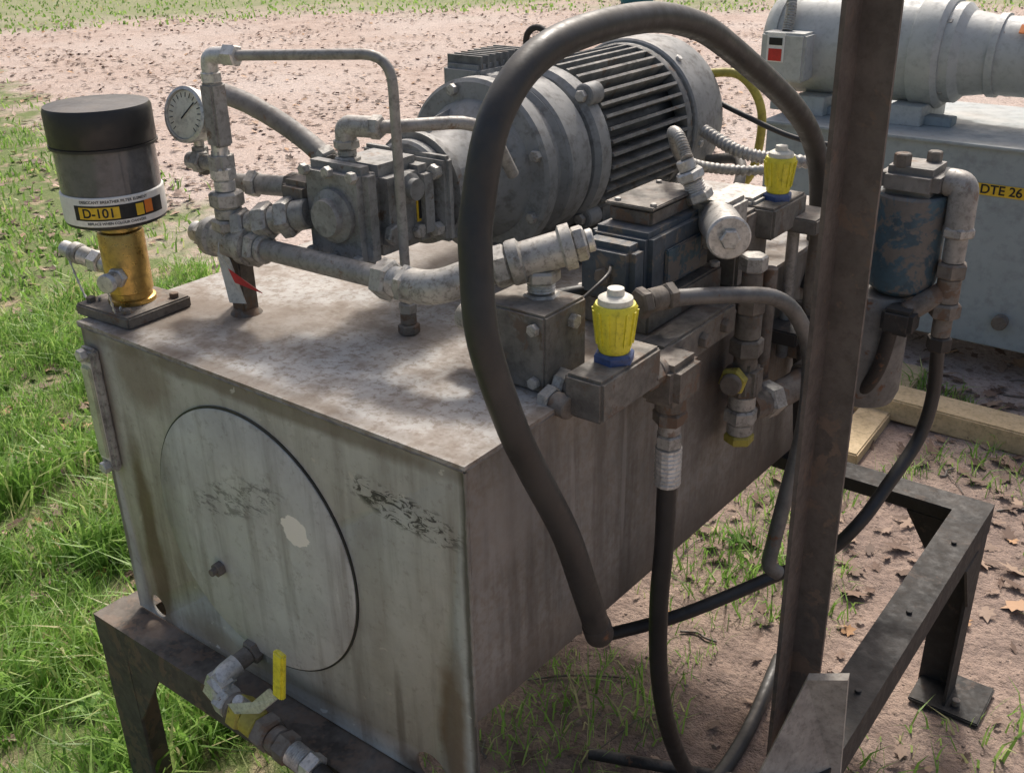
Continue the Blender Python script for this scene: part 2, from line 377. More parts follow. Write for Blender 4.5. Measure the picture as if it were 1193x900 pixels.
for y in (.62,.9,1.2): cyl('beam_bolt',(X1-.03,y,zt),(X1-.03,y,zt+.005),.006,'frame',st)

po=top('steel_angle_post')
px,py=.273,.53; w=.058; t=.007; ln=-.013
multibox('angle',[(V((px+w/2,py,-.15)),Vector((w/2,0,0)),Vector((0,t/2,0)),Vector((ln,0,1.05))),
  (V((px+t/2,py-w/2-t/2+.0,-.15)),Vector((t/2,0,0)),Vector((0,w/2,0)),Vector((ln,0,1.0495)))],'post',po)
bd=top('scrap_board')
poly('board',[(.36,.39,-.454),(.42,.40,-.43),(.425,.43,-.70),(.33,.27,-.62)],.016,'board',bd)

# ================================================================ BREATHER
br=top('desiccant_breather_filter')
bx,by=-.86,.09
box('base_plate',(bx,by,.012),(.15,.14,.022),'rusty',br,rot=(0,0,.05),bev=.003)
for i,(dx,dy) in enumerate([(-.055,-.05),(.055,-.05),(.055,.05),(-.055,.05)]): hexn(f'bolt_{i}',(bx+dx,by+dy,.022),(bx+dx,by+dy,.032),.009,'rusty',br)
lathe('brass_body',(bx,by,.023),(0,0,1),[(0,0),(.042,0),(.042,.008),(.037,.010),(.037,.020),(.040,.022),(.040,.128),(.038,.132),(.032,.134),(.030,.150),(0,.150)],'brass',br,48)
S=.86
def sp(pr): return [(a*S,b*S) for a,b in pr]
Z0=.166
lathe('neck',(bx,by,Z0-.003),(0,0,1),[(0,0),(.028,0),(.028,.014),(0,.014)],'blackp',br)
lathe('bottom_cap',(bx,by,Z0+.008),(0,0,1),sp([(0,0),(.085,0),(.098,.006),(.099,.012),(.0,.014)]),'blackp',br,64)
lathe('white_ring_label',(bx,by,Z0+.018),(0,0,1),sp([(0,0),(.0995,0),(.1005,.003),(.1005,.056),(.099,.058),(0,.058)]),'whitel',br,96)
zb=Z0+.018+.058*S
lathe('clear_body',(bx,by,zb),(0,0,1),sp([(0,0),(.097,0),(.097,.092),(0,.092)]),'smoke',br,64)
lathe('desiccant_fill',(bx,by,zb+.001),(0,0,1),sp([(0,0),(.088,0),(.088,.07),(0,.07)]),'canister',br,48)
lathe('top_cap',(bx,by,zb+.090*S),(0,0,1),sp([(0,0),(.1,0),(.1025,.004),(.1025,.066),(.099,.074),(.07,.078),(0,.079)]),'blackp',br,96)
lathe('top_cap_ring',(bx,by,zb+.086*S),(0,0,1),sp([(.0975,0),(.104,0),(.104,.005),(.0975,.005)]),'blackp',br,96)
RR=.1005*S; zl=Z0+.018+.029*S
def wrap(a0,zc,r): return lambda x,y: V((bx+r*math.cos(a0+x/r),by+r*math.sin(a0+x/r),zc+y))
def patch(name,a0,zc,wd,ht,r,m):
    n=16;vs=[];fs=[];f=wrap(a0,zc,r)
    for i in range(n+1):
        xx=-wd/2+wd*i/n; vs+=[f(xx,-ht/2),f(xx,ht/2)]
    for i in range(n): fs.append((2*i,2*i+2,2*i+3,2*i+1))
    return mk(name,vs,fs,m,br)
A0=math.radians(-38)
patch('label_black_band',A0+.22,zl-.001,.165,.026,RR+.0004,'ink')
patch('label_yellow_panel',A0-.22,zl-.001,.070,.020,RR+.0008,'labely')
patch('label_orange_flash',A0+.78,zl+.001,.016,.022,RR+.0008,'labelo')
patch('label_yellow_flash',A0+.58,zl-.001,.014,.020,RR+.0008,'labely')
text_mesh('label_text','D-101',.022,'ink',br,wrap(A0-.22,zl-.0015,RR+.0012))
text_mesh('label_small_text','DESICCANT BREATHER FILTER ELEMENT',.0065,'ink',br,wrap(A0+.1,zl+.018,RR+.0005))
text_mesh('label_small_text_low','REPLACE WHEN COLOUR CHANGES',.006,'ink',br,wrap(A0+.1,zl-.019,RR+.0005))
e=chain(br,'coupling',(bx-.036,by,.075),(-1,-.15,.16),[('h',.018,.02,'galv'),('c',.014,.015,'zinc'),('h',.021,.025,'zinc'),('t',.018,.03,'zinc'),('c',.020,.02,'galv'),('c',.015,.025,'zinc')])
chain(br,'test_port',(bx+.02,by-.030,.08),(.45,-1,0),[('h',.018,.015,'zinc'),('c',.015,.02,'galv'),('t',.017,.012,'zinc')])
for k,(a,b,sag) in enumerate([((bx+.04,by-.07,.075),(bx+.03,by-.045,.03),.04),((bx-.14,by-.03,.085),(bx-.04,by-.04,.03),.05)]):
    a=Vector(a);b=Vector(b)
    pts=[a.lerp(b,i/24)-Vector((0,0,math.sin(math.pi*i/24)*sag)) for i in range(25)]
    sweep(f'dust_cap_chain_{k}',pts,.0022,'zinc',br,6,rf=lambda i,n:.003 if i%2 else .0012)

# ================================================================ MANIFOLD + GAUGE
mf=top('pipe_manifold')
mx,my=-.69,.20
box('support_leg',(mx+.012,my,.055),(.034,.034,.11),'rusty',mf)
box('support_leg_small',(mx-.03,my+.02,.05),(.02,.02,.10),'pipe',mf)
lathe('support_weld',(mx+.012,my,.001),(0,0,1),[(.03,0),(.026,.006),(.02,.012),(0,.012)],'rusty',mf,16)
hexn('plug',(mx-.085,my,.135),(mx-.06,my,.135),.026,'galv',mf)
cyl('plug_end',(mx-.105,my,.135),(mx-.085,my,.135),.019,'zinc',mf)
lathe('tee_body',(mx-.06,my,.135),(1,0,0),[(0,0),(.034,0),(.036,.003),(.036,.02),(.030,.024),(.030,.09),(.036,.094),(.036,.115),(0,.118)],'galv',mf,32)
chain(mf,'riser',(mx,my,.155),(0,0,1),[('h',.032,.022,'galv'),('c',.024,.02,'galv'),('h',.03,.028,'galv'),('c',.018,.02,'zinc'),('h',.022,.022,'zinc'),('c',.014,.04,'zinc')])
box('riser_tee',(mx,my,.275),(.036,.04,.04),'galv',mf,bev=.008)
chain(mf,'gauge_arm',(mx-.015,my,.27),(-1,-.1,0),[('c',.013,.03,'galv'),('h',.02,.02,'galv'),('c',.015,.015,'galv')])
box('needle_valve_body',(mx+.004,my,.355),(.032,.032,.105),'pipe',mf,bev=.004)
hexn('riser_top_nut',(mx+.004,my,.407),(mx+.004,my,.425),.017,'zinc',mf)
pipe('riser_elbow',[(mx+.004,my,.42),(mx+.004,my,.45),(mx+.04,my+.01,.452)],.014,'zinc',mf,.02)
hexn('riser_elbow_nut',(mx+.035,my+.01,.452),(mx+.06,my+.015,.452),.018,'zinc',mf)
pipe('small_bent_tube',[(mx+.05,my+.013,.452),(-.37,.30,.462),(-.37,.30,.03)],.0085,'pipe',mf,.05)
chain(mf,'tube_foot',(-.37,.30,0),(0,0,1),[('h',.019,.018,'rusty'),('c',.014,.02,'rusty'),('h',.016,.018,'pipe')])
chain(mf,'main_start',(mx+.058,my,.135),(1,0,0),[('h',.034,.022,'galv'),('c',.026,.012,'galv')])
cyl('main_pipe',(mx+.09,my,.135),(-.32,my,.138),.0185,'pipe',mf)
chain(mf,'main_end',(-.33,my,.138),(1,0,0),[('h',.033,.03,'galv'),('t',.024,.02,'zinc'),('h',.032,.018,'galv')])
pipe('main_elbow',[(-.28,my,.138),(-.215,my,.142),(-.165,my+.045,.165)],.027,'galv',mf,.045,20)
d=Vector((.10,.085,.035)).normalized()
e=chain(mf,'branch',(-.18,my+.032,.160),tuple(d),[('h',.034,.026,'rusty'),('c',.025,.016,'galv'),('h',.033,.026,'galv')])
lathe('branch_tee',tuple(e),tuple(d),[(0,0),(.033,0),(.035,.004),(.035,.018),(.028,.022),(.028,.08),(.035,.084),(.035,.10),(0,.103)],'galv',mf,32)
e2=e+d*.10; chain(mf,'branch_plug',tuple(e2),tuple(d),[('h',.028,.02,'galv'),('c',.018,.012,'zinc')])
tm=e+d*.05
chain(mf,'drop',(tm.x,tm.y,tm.z-.022),(0,0,-1),[('h',.03,.02,'galv'),('t',.022,.018,'zinc'),('h',.03,.02,'galv'),('c',.022,.04,'galv')])
poly('red_tag',[(mx+.03,my-.04,.10),(mx+.10,my-.05,.085),(mx+.115,my-.04,.072),(mx+.05,my-.045,.08)],.001,'red',mf)
poly('white_tag',[(mx-.01,my-.03,.12),(mx+.03,my-.035,.118),(mx+.06,my-.035,.04),(mx+.02,my-.04,.035)],.001,'cardboard',mf)
sweep('tag_wire',[(mx,my-.03,.14),(mx+.01,my-.04,.125),(mx+.035,my-.04,.10)],.001,'zinc',mf,6)

ga=top('pressure_gauge')
gc=Vector((-.748,.19,.350)); gn=Vector((.12,-.96,.22)).normalized()
lathe('case',tuple(gc-gn*.035),tuple(gn),[(0,0),(.037,0),(.043,.006),(.043,.035),(.047,.036),(.047,.046),(.0415,.048),(.0405,.042),(0,.042)],'zinc',ga,48)
lathe('dial',tuple(gc),tuple(gn),[(.040,.0085),(0,.0088)],'dial',ga,40)
_,ua,ub=basis(gn)
for i in range(17):
    t=math.radians(-135+270*i/16); dr=ub*(-math.cos(t))+ua*math.sin(t); per=dr.cross(gn)
    multibox(f'tick_{i}',[(V(gc+gn*.0092+dr*.033),dr*.004,per*.0006,gn*.0002)],'ink',ga)
dr=(ua*-.7+ub*-.7); per=dr.cross(gn)
multibox('needle',[(V(gc+gn*.0105+dr*.010),dr*.020,per*.0011,gn*.0003)],'ink',ga)
chain(ga,'stem',(-.752,.205,.306),(0,0,-1),[('c',.009,.012,'zinc'),('h',.014,.016,'galv')])
pipe('stem_elbow',[(-.755,.205,.282),(-.757,.205,.262),(-.735,.20,.262)],.016,'rusty',ga,.02)

# ================================================================ MOTOR
mo=top('electric_motor')
ax,az=-.47,.205
def ml(name,y,prof,m,seg=64,ang=35): return lathe(name,(ax,y,az),(0,1,0),prof,m,mo,seg,0,ang)
ml('c_face_flange',.615,[(0,0),(.163,0),(.170,.006),(.170,.032),(.166,.037),(0,.037)],'motor')
ml('flange_neck',.65,[(0,0),(.142,0),(.147,.008),(.147,.04),(.157,.048),(.157,.055),(0,.055)],'motor')
ml('drum',.70,[(0,0),(.158,0),(.163,.006),(.163,.07),(.150,.08),(.150,.10),(0,.10)],'motor')
ml('front_end_bell',.79,[(0,0),(.158,0),(.168,.01),(.168,.045),(.150,.055),(0,.055)],'motor')
for i in range(4):
    t=math.pi/4+i*math.pi/2; c=(ax+.172*math.cos(t),.80,az+.172*math.sin(t))
    cyl(f'ear_{i}',c,(c[0],.845,c[2]),.022,'motor',mo); hexn(f'ear_bolt_{i}',(c[0],.787,c[2]),(c[0],.80,c[2]),.012,'galv',mo)
for i in range(8):
    t=i*math.pi/4+.3; c=(ax+.153*math.cos(t),.603,az+.153*math.sin(t)); hexn(f'flange_bolt_{i}',c,(c[0],.617,c[2]),.011,'galv',mo)
ml('stator_core',.84,[(0,0),(.138,0),(.138,.36),(0,.36)],'blackp')
fb=[]
for i in range(42):
    t=2*math.pi*i/42+.03; rd=Vector((math.cos(t),0,math.sin(t))); tg=Vector((-math.sin(t),0,math.cos(t)))
    fb.append((V(Vector((ax,1.005,az))+rd*.153),Vector((0,.165,0)),rd*.0175,tg*.0032))
multibox('cooling_fins',fb,'fins',mo)
ml('rear_ring',1.14,[(.14,0),(.170,0),(.172,.004),(.172,.018),(.14,.02)],'fins')
ml('fan_cover',1.165,[(.150,0),(.176,0),(.180,.004),(.180,.10),(.176,.13),(.160,.16),(.13,.175),(.125,.171),(0,.171)],'motor')
for t in (-.2,.9,2.0,3.1): hexn('cover_screw',(ax+.178*math.cos(t),1.19,az+.178*math.sin(t)),(ax+.186*math.cos(t),1.19,az+.186*math.sin(t)),.008,'zinc',mo)
box('foot_pad_right',(ax+.13,1.0,.035),(.07,.30,.05),'fins',mo); box('foot_pad_left',(ax-.13,1.0,.035),(.07,.30,.05),'fins',mo)
box('foot_web_right',(ax+.11,1.0,.08),(.03,.26,.08),'fins',mo); box('foot_web_left',(ax-.11,1.0,.08),(.03,.26,.08),'fins',mo)
box('base_rail',(ax,.98,.010),(.42,.42,.014),'rusty',mo)
hexn('eye_bolt_nut',(ax,.82,az+.165),(ax,.82,az+.18),.02,'rodblk',mo)
pts=[(ax+.028*math.sin(t),.82,az+.210-.028*math.cos(t)) for t in [2*math.pi*i/24 for i in range(25)]]
sweep('eye_bolt',pts,.0065,'rodblk',mo,10)
box('conduit_box',(ax-.17,.88,.30),(.10,.20,.13),'motor',mo,bev=.01)
multibox('conduit_box_ribs',[(V((ax-.17,.80+.022*i,.37)),Vector((.045,0,0)),Vector((0,.003,0)),Vector((0,0,.012))) for i in range(8)],'fins',mo)
hexn('conduit_box_cap',(ax-.16,.76,.31),(ax-.16,.78,.31),.02,'blue',mo)

# ================================================================ PUMP
pu=top('hydraulic_pump')
PY=.085
def pl(name,y,prof,m='pump',seg=40): return lathe(name,(ax,y,az),(0,1,0),prof,m,pu,seg)
pl('bellhousing',.425,[(0,0),(.085,0),(.090,.005),(.090,.02),(.084,.03),(.088,.10),(.108,.16),(.128,.18),(.132,.19),(0,.192)],'motor',56)
pl('adapter_ring',.450,[(.07,0),(.101,0),(.101,.014),(.07,.016)])
for i in range(4):
    t=.4+i*math.pi/2; rd=Vector((math.cos(t),0,math.sin(t))); tg=Vector((-math.sin(t),0,math.cos(t)))
    multibox(f'bell_rib_{i}',[(V(Vector((ax,.535,az))+rd*.095),Vector((0,.075,0))+rd*.012,rd*.016,tg*.006)],'motor',pu)
def PB(name,c,s,m,bev): return box(name,(c[0],c[1]+PY,c[2]),s,m,pu,bev=bev)
PB('mount_flange',(ax,.342,az),(.20,.022,.15),'pump',.012)
for i,(dx,dz) in enumerate([(-.08,-.05),(.08,-.05),(.08,.05),(-.08,.05)]): hexn(f'flange_bolt_{i}',(ax+dx,.315+PY,az+dz),(ax+dx,.332+PY,az+dz),.013,'galv',pu)
PB('body_block',(ax,.265,az),(.135,.13,.155),'pump',.02)
PB('body_shoulder',(ax,.305,az),(.165,.05,.13),'pump',.014)
PB('end_cover',(ax-.005,.185,az-.002),(.145,.045,.17),'pump',.014)
for i,(dx,dz) in enumerate([(-.06,-.07),(.05,-.07),(.05,.07),(-.06,.07),(-.005,-.073),(-.005,.072)]): hexn(f'cover_bolt_{i}',(ax+dx,.15+PY,az+dz),(ax+dx,.163+PY,az+dz),.010,'galv',pu)
lathe('end_boss',(ax,.165+PY,az),(0,-1,0),[(0,0),(.045,0),(.045,.012),(.032,.018),(.030,.03),(0,.031)],'pump',pu,36)
lathe('compensator',(ax+.062,.26+PY,az+.035),(1,0,0),[(0,0),(.026,0),(.026,.02),(.018,.024),(.018,.035),(0,.036)],'pump',pu)
hexn('side_plug',(ax+.067,.22+PY,az-.035),(ax+.082,.22+PY,az-.035),.018,'galv',pu)
hexn('side_plug_b',(ax+.067,.285+PY,az-.045),(ax+.08,.285+PY,az-.045),.013,'galv',pu)
PB('nameplate',(ax+.069,.30,az-.005),(.003,.03,.05),'labely',0)
PB('nameplate_print',(ax+.0712,.30,az-.005),(.002,.023,.04),'ink',0)
PB('port_block',(ax-.10,.20,az+.005),(.07,.08,.075),'rusty',.01)
chain(pu,'suction',(ax-.13,.20+PY,az+.02),(-1,-.3,.0),[('h',.026,.02,'rusty'),('c',.018,.06,'pipe'),('h',.024,.02,'galv'),('c',.016,.05,'pipe')])
chain(pu,'pressure_line',(mx+.02,my,.165),(.9,.30,.22),[('h',.030,.025,'galv'),('c',.022,.02,'galv'),('h',.034,.03,'galv'),('c',.024,.018,'galv'),('h',.036,.026,'galv'),('c',.026,.03,'pump')])
chain(pu,'top_port',(ax-.02,.22+PY,az+.07),(0,0,1),[('h',.022,.015,'galv'),('c',.016,.012,'galv'),('h',.022,.016,'galv')])
pipe('top_elbow',[(ax-.02,.22+PY,az+.108),(ax-.02,.22+PY,az+.135),(ax+.03,.235+PY,az+.135)],.018,'galv',pu,.025)
hexn('top_elbow_nut',(ax+.025,.235+PY,az+.135),(ax+.045,.24+PY,az+.135),.020,'galv',pu)
pipe('top_tube',[(ax+.04,.24+PY,az+.135),(ax+.155,.46,az+.135),(ax+.155,.53,az+.03)],.011,'pipe',pu,.06)
hose('case_drain_hose',[(-.82,.30,.37),(-.74,.31,.352),(-.66,.315,.325),(-.58,.31,.295),(-.53,.30,.272)],.018,'canister',pu)
chain(pu,'drain_end',(-.55,.305,.285),(.8,-.1,-.4),[('h',.022,.02,'galv')])

# ================================================================ RELIEF VALVE BLOCK + yellow knobs
rv=top('relief_valve_block')
box('block',(-.095,.285,.065),(.125,.11,.124),'valve',rv,bev=.004)
for i,(x,z) in enumerate([(-.14,.02),(-.14,.105),(-.05,.02),(-.05,.105)]): hexn(f'bolt_{i}',(x,.23,z),(x,.219,z),.010,'galv',rv)
cyl('spool_cap',(-.155,.275,.075),(-.205,.272,.075),.028,'valve',rv); cyl('spool_cap_end',(-.20,.272,.075),(-.225,.271,.075),.022,'galv',rv)
hexn('side_bolt_low',(-.035,.27,.02),(-.022,.27,.02),.014,'galv',rv); hexn('side_bolt_high',(-.035,.30,.10),(-.022,.30,.10),.012,'galv',rv)
def knob(name,x,y,z,s=1.,body=True):
    k=top(name)
    if body: box('valve_body',(x,y,z-.035*s),(.066*s,.165*s,.066*s),'valve',k,bev=.005)
    hexn('blue_nut',(x,y,z-.006*s),(x,y,z+.012*s),.031*s,'blue',k)
    pr=[(0,0),(.022,0),(.024,.004),(.025,.012),(.030,.05),(.032,.068),(.029,.074),(0,.074)]
    lathe('yellow_handwheel',(x,y,z+.012*s),(0,0,1),[(a*s,b*s) for a,b in pr],'yellow',k,36)
    rb=[]
    for i in range(14):
        t=2*math.pi*i/14;rd=Vector((math.cos(t),math.sin(t),0));tg=Vector((-math.sin(t),math.cos(t),0))
        rb.append((V(Vector((x,y,z+.052*s))+rd*.0275*s),rd*.0035*s,tg*.002*s,Vector((0,0,.026*s))+rd*.003*s))
    multibox('grip_ribs',rb,'yellow',k)
    lathe('white_cap',(x,y,z+.086*s),(0,0,1),[(0,0),(.026*s,0),(.025*s,.008*s),(.018*s,.012*s),(.013*s,.012*s),(.012*s,.022*s),(0,.023*s)],'whitep',k,32)
    return k
k1=knob('flow_control_valve',.040,.305,.055,1.02)
chain(k1,'inlet',(-.03,.225,.0),(.9,-.1,0),[('h',.024,.02,'galv'),('c',.018,.03,'rusty')])
chain(k1,'link',(-.03,.26,.01),(1,0,0),[('h',.026,.02,'galv'),('c',.02,.03,'rusty')])
k2=knob('flow_control_valve',.0,.95,.145,.92)
box('mount_block',(-.06,.93,.11),(.09,.10,.09),'galv',k2,bev=.006)

ho=top('hydraulic_hose')
box('elbow_block',(.055,.455,-.03),(.072,.09,.075),'rusty',ho,bev=.012)
chain(ho,'elbow_neck',(.050,.375,.0),(0,1,-.1),[('h',.026,.03,'rusty'),('c',.022,.02,'rusty')])
e=chain(ho,'swivel',(.055,.460,-.06),(0,.02,-1),[('c',.026,.03,'rusty'),('h',.029,.025,'rusty'),('c',.019,.02,'pipe'),('h',.023,.025,'galv')])
def crimp(name,p,d,L,r,m,parent):
    n=9;pr=[(0,0),(r*.8,0)]
    for i in range(n): pr+=[(r,L*(i+.15)/n),(r,L*(i+.7)/n),(r*.93,L*(i+.85)/n)]
    pr+=[(r*.9,L),(0,L)]; return lathe(name,p,d,pr,m,parent,12,0,20)
crimp('crimp_sleeve',tuple(e),(0,.02,-1),.075,.023,'zinc',ho)
b=e+Vector((0,.001,-.07))
hose('hose_body',[tuple(b),(.052,.470,-.36),(.045,.475,-.50),(.04,.50,-.68),(.045,.55,-.87),(.06,.63,-1.05),(.06,.74,-1.165),(.05,.95,-1.178),(0,1.25,-1.18)],.0175,'rubber',ho)

bh=top('large_rubber_hose')
bp=[(.075,.225,-.39),(.072,.185,-.28),(.065,.142,-.157),(.05,.085,-.03),(.045,.046,.055),(.028,.016,.178),(.01,.028,.27),(0,.046,.335),(0,.091,.445),(0,.198,.507),(0,.403,.521),(0,.56,.50),(0,.701,.449),(0,.967,.32),(0,1.10,.225),(0,1.165,.12),(0,1.18,-.02),(.0,1.14,-.10)]
sweep('hose_body',catmull(bp,8),.0213,'rubber',bh,24,cap=True)
dd=(Vector(bp[0])-Vector(bp[1])).normalized()
lathe('cut_end',tuple(Vector(bp[0])-dd*.03),tuple(dd),[(.0213,0),(.0235,.004),(.0235,.03),(.022,.034),(.016,.034),(.015,.01),(0,.01)],'rodblk',bh,24)
chain(bh,'end_fitting',(0,1.13,-.12),(.0,-.25,-1),[('c',.028,.05,'rusty'),('h',.032,.025,'rusty'),('c',.024,.05,'rusty')])

# ================================================================ DIRECTIONAL VALVE
dv=top('directional_control_valve')
vx,vy=-.10,.65
box('subplate',(vx,vy,.027),(.15,.27,.05),'valve',dv,bev=.004)
box('body',(vx,vy,.110),(.12,.22,.115),'dcv',dv,bev=.010)
box('lid_box',(vx-.005,vy+.01,.182),(.085,.16,.03),'rusty',dv,bev=.005)
box('lid_cover',(vx-.005,vy+.01,.1995),(.095,.17,.006),'valve',dv,bev=.002)
for i,(dx,dy) in enumerate([(-.035,-.06),(.035,-.06),(.035,.08),(-.035,.08)]): hexn(f'lid_screw_{i}',(vx+dx,vy+dy,.202),(vx+dx,vy+dy,.207),.006,'galv',dv)
box('end_cap',(vx,vy-.13,.105),(.105,.05,.10),'dcv',dv,bev=.012)
hexn('end_screw',(vx,vy-.155,.10),(vx,vy-.165,.10),.016,'rusty',dv)
box('side_plate',(vx+.063,vy,.10),(.008,.12,.06),'bluepaint',dv)
for i,(dx,dy) in enumerate([(-.055,-.12),(.055,-.12),(.055,.12),(-.055,.12)]): hexn(f'bolt_{i}',(vx+dx*1.2,vy+dy,.052),(vx+dx*1.2,vy+dy,.062),.010,'galv',dv)
cyl('solenoid',(.045,.655,.150),(-.02,.74,.150),.036,'galv',dv)
hexn('solenoid_nut',(.055,.642,.150),(.045,.655,.150),.018,'zinc',dv)
cyl('solenoid_rim',(.048,.651,.150),(.040,.661,.150),.038,'zinc',dv)
box('solenoid_block',(-.03,.765,.14),(.08,.08,.09),'galv',dv,bev=.008)
chain(dv,'conduit_conn',(-.045,.72,.185),(-.25,-.10,.6),[('h',.026,.018,'galv'),('t',.019,.022,'zinc'),('h',.026,.018,'zinc'),('c',.016,.02,'zinc')])
conduit('flex_conduit',[(-.068,.705,.26),(-.10,.73,.29),(-.16,.82,.27),(-.20,.95,.19),(-.16,1.08,.15),(-.06,1.15,.15)],.010,'galv',dv)
conduit('flex_conduit_rear',[(-.28,1.18,.20),(-.18,1.16,.17),(-.10,1.22,.15),(.0,1.35,.13)],.013,'galv',dv)
hose('black_jumper',[(-.25,.40,.035),(-.20,.48,.045),(-.15,.54,.05),(-.10,.58,.04)],.013,'rubber',dv)
sweep('wire',catmull([(-.06,.34,.10),(-.05,.42,.13),(-.09,.50,.12),(-.10,.54,.14)],8),.003,'blackp',dv,8)
box('rear_valve_block',(-.07,.87,.07),(.13,.13,.14),'valve',dv,bev=.006)
box('side_manifold',(.01,.60,-.02),(.05,.26,.06),'valve',dv,bev=.005)
for yy in (.52,.60,.68): hexn('side_manifold_plug',(.034,yy,-.02),(.048,yy,-.02),.014,'rusty',dv)

rs=top('return_pipe_stack')
e=chain(rs,'stack',(.045,.765,.09),(0,0,-1),[('h',.026,.03,'galv'),('c',.019,.05,'rusty'),('h',.028,.03,'rusty'),('c',.024,.05,'valve'),('h',.032,.035,'valve'),('c',.022,.03,'rusty'),('h',.034,.05,'rusty')])
e=chain(rs,'low',tuple(e),(0,0,-1),[('c',.026,.03,'galv'),('h',.033,.03,'galv'),('c',.025,.025,'galv'),('h',.029,.02,'cable_y')])
box('cross_body',(.045,.765,-.155),(.06,.06,.07),'valve',rs,bev=.012)
chain(rs,'side_cap',(.04,.735,-.145),(.2,-1,0),[('h',.027,.02,'cable_y'),('c',.02,.015,'rusty')])
pipe('cross_pipe',[(.05,.79,-.225),(.08,.90,-.225),(.11,1.0,-.20)],.028,'rusty',rs,.04)
hexn('cross_nut',(.06,.83,-.225),(.07,.865,-.225),.036,'galv',rs)
lathe('union',(.10,.94,-.215),(.3,1,.2),[(0,0),(.04,0),(.043,.005),(.043,.04),(0,.045)],'rusty',rs)
cyl('inner_pipe_a',(.02,1.0,.10),(.02,1.0,-.2),.012,'pipe',rs); cyl('inner_pipe_b',(.05,1.05,.10),(.05,1.05,-.22),.016,'rusty',rs)
cyl('inner_pipe_c',(.03,.88,.03),(.03,.88,-.20),.014,'rusty',rs)
box('pipe_clamp',(.03,1.02,.09),(.09,.10,.03),'valve',rs); box('pipe_clamp_low',(.03,1.0,-.13),(.09,.14,.03),'frame',rs)
tu=top('bent_steel_tube')
chain(tu,'start',(-.02,.47,.075),(.35,.9,0),[('h',.026,.02,'rusty'),('c',.02,.035,'rusty'),('h',.024,.02,'rusty')])
pipe('tube',[(-.0,.52,.073),(.05,.60,.065),(.13,.72,.045),(.165,.775,-.06),(.17,.775,-.22),(.16,.74,-.36),(.155,.70,-.50),(.17,.72,-.52)],.0145,'tubegrey',tu,.07,18)

# ================================================================ FILTER
fi=top('return_line_filter')
fx,fy=.215,1.08
box('head',(fx,fy,.185),(.11,.11,.055),'canister',fi,bev=.014)
hexn('head_bolt',(fx-.02,fy-.03,.21),(fx-.02,fy-.03,.235),.016,'rusty',fi); hexn('head_bolt_b',(fx+.02,fy+.03,.21),(fx+.02,fy+.03,.232),.014,'rusty',fi)
lathe('blue_bowl',(fx,fy,.16),(0,0,-1),[(0,0),(.062,0),(.066,.005),(.066,.16),(.060,.185),(.048,.195),(0,.197)],'bluepaint',fi,40)
lathe('lower_canister',(fx-.04,fy-.01,-.04),(0,0,-1),[(0,0),(.066,0),(.069,.006),(.069,.21),(.06,.235),(.03,.25),(0,.25)],'canister',fi,40)
box('bracket',(fx-.08,fy+.06,-.10),(.12,.02,.25),'rusty',fi)
poly('bracket_strut',[(.0,1.10,-.18),(.14,1.10,-.22),(.10,1.12,-.55),(.03,1.12,-.55)],.012,'frame',fi)
chain(fi,'outlet',(fx+.05,fy+.005,.185),(1,.1,0),[('h',.028,.012,'galv'),('c',.022,.02,'pipe')])
pipe('outlet_elbow',[(fx+.06,fy+.0,.185),(.305,1.075,.185),(.308,1.07,.10)],.026,'pipe',fi,.035,20)
e=chain(fi,'down',(.308,1.07,.11),(0,0,-1),[('h',.031,.02,'galv'),('c',.020,.05,'pipe'),('h',.029,.03,'rusty'),('c',.022,.05,'rusty'),('h',.03,.03,'rusty'),('c',.018,.04,'rusty'),('h',.024,.03,'rodblk')])
cyl('gauge_branch',(.30,1.07,-.02),(.25,1.02,-.06),.02,'rusty',fi); box('branch_block',(.245,1.01,-.07),(.06,.06,.05),'frame',fi,bev=.008)
pipe('branch_hose',[(.235,1.0,-.08),(.22,1.0,-.2),(.12,1.06,-.33)],.014,'rodblk',fi,.06)
hose('drain_hose',[tuple(e),(.31,1.085,-.25),(.30,1.07,-.34),(.275,.99,-.42),(.25,.92,-.484),(.20,.886,-.558),(.12,.83,-.615),(0,.66,-.66),(-.12,.55,-.70)],.0135,'rubber',fi)

cb=top('motor_cable')
hose('yellow_cable',[(-.36,1.30,.30),(-.27,1.32,.30),(-.22,1.34,.22),(-.24,1.36,.08),(-.30,1.38,.01)],.010,'cable_y',cb)
hose('black_cable',[(-.38,1.32,.26),(-.25,1.30,.22),(-.12,1.34,.17),(.02,1.42,.15)],.006,'rubber',cb)
hose('grey_cable',[(-.30,1.25,.12),(-.2,1.2,.14),(-.17,1.12,.08),(-.2,1.05,.02)],.012,'canister',cb)

# ================================================================ DRAIN VALVE
dr_=top('drain_ball_valve')
chain(dr_,'port',(-.52,0,-.555),(-.05,-1,-.15),[('h',.024,.018,'rusty'),('c',.017,.035,'rusty')])
pipe('elbow',[(-.522,-.045,-.562),(-.525,-.085,-.57),(-.505,-.095,-.60)],.020,'zinc',dr_,.02,20)
box('silver_union',(-.525,-.085,-.585),(.05,.045,.055),'zinc',dr_,rot=(0,.5,0),bev=.01)
d2=(1,-.02,-.12)
e=chain(dr_,'run',(-.515,-.09,-.60),d2,[('h',.028,.028,'zinc'),('c',.026,.014,'rusty'),('h',.032,.03,'cable_y'),('c',.027,.035,'cable_y'),('h',.033,.03,'rusty'),('c',.024,.02,'rusty'),('h',.028,.03,'rusty'),('t',.022,.035,'zinc'),('h',.027,.025,'zinc')])
hose('drain_line',[tuple(e),(-.18,-.10,-.66),(-.05,-.12,-.70),(.1,-.15,-.8)],.018,'rubber',dr_)
cyl('stem',(-.44,-.095,-.58),(-.44,-.11,-.555),.011,'zinc',dr_)
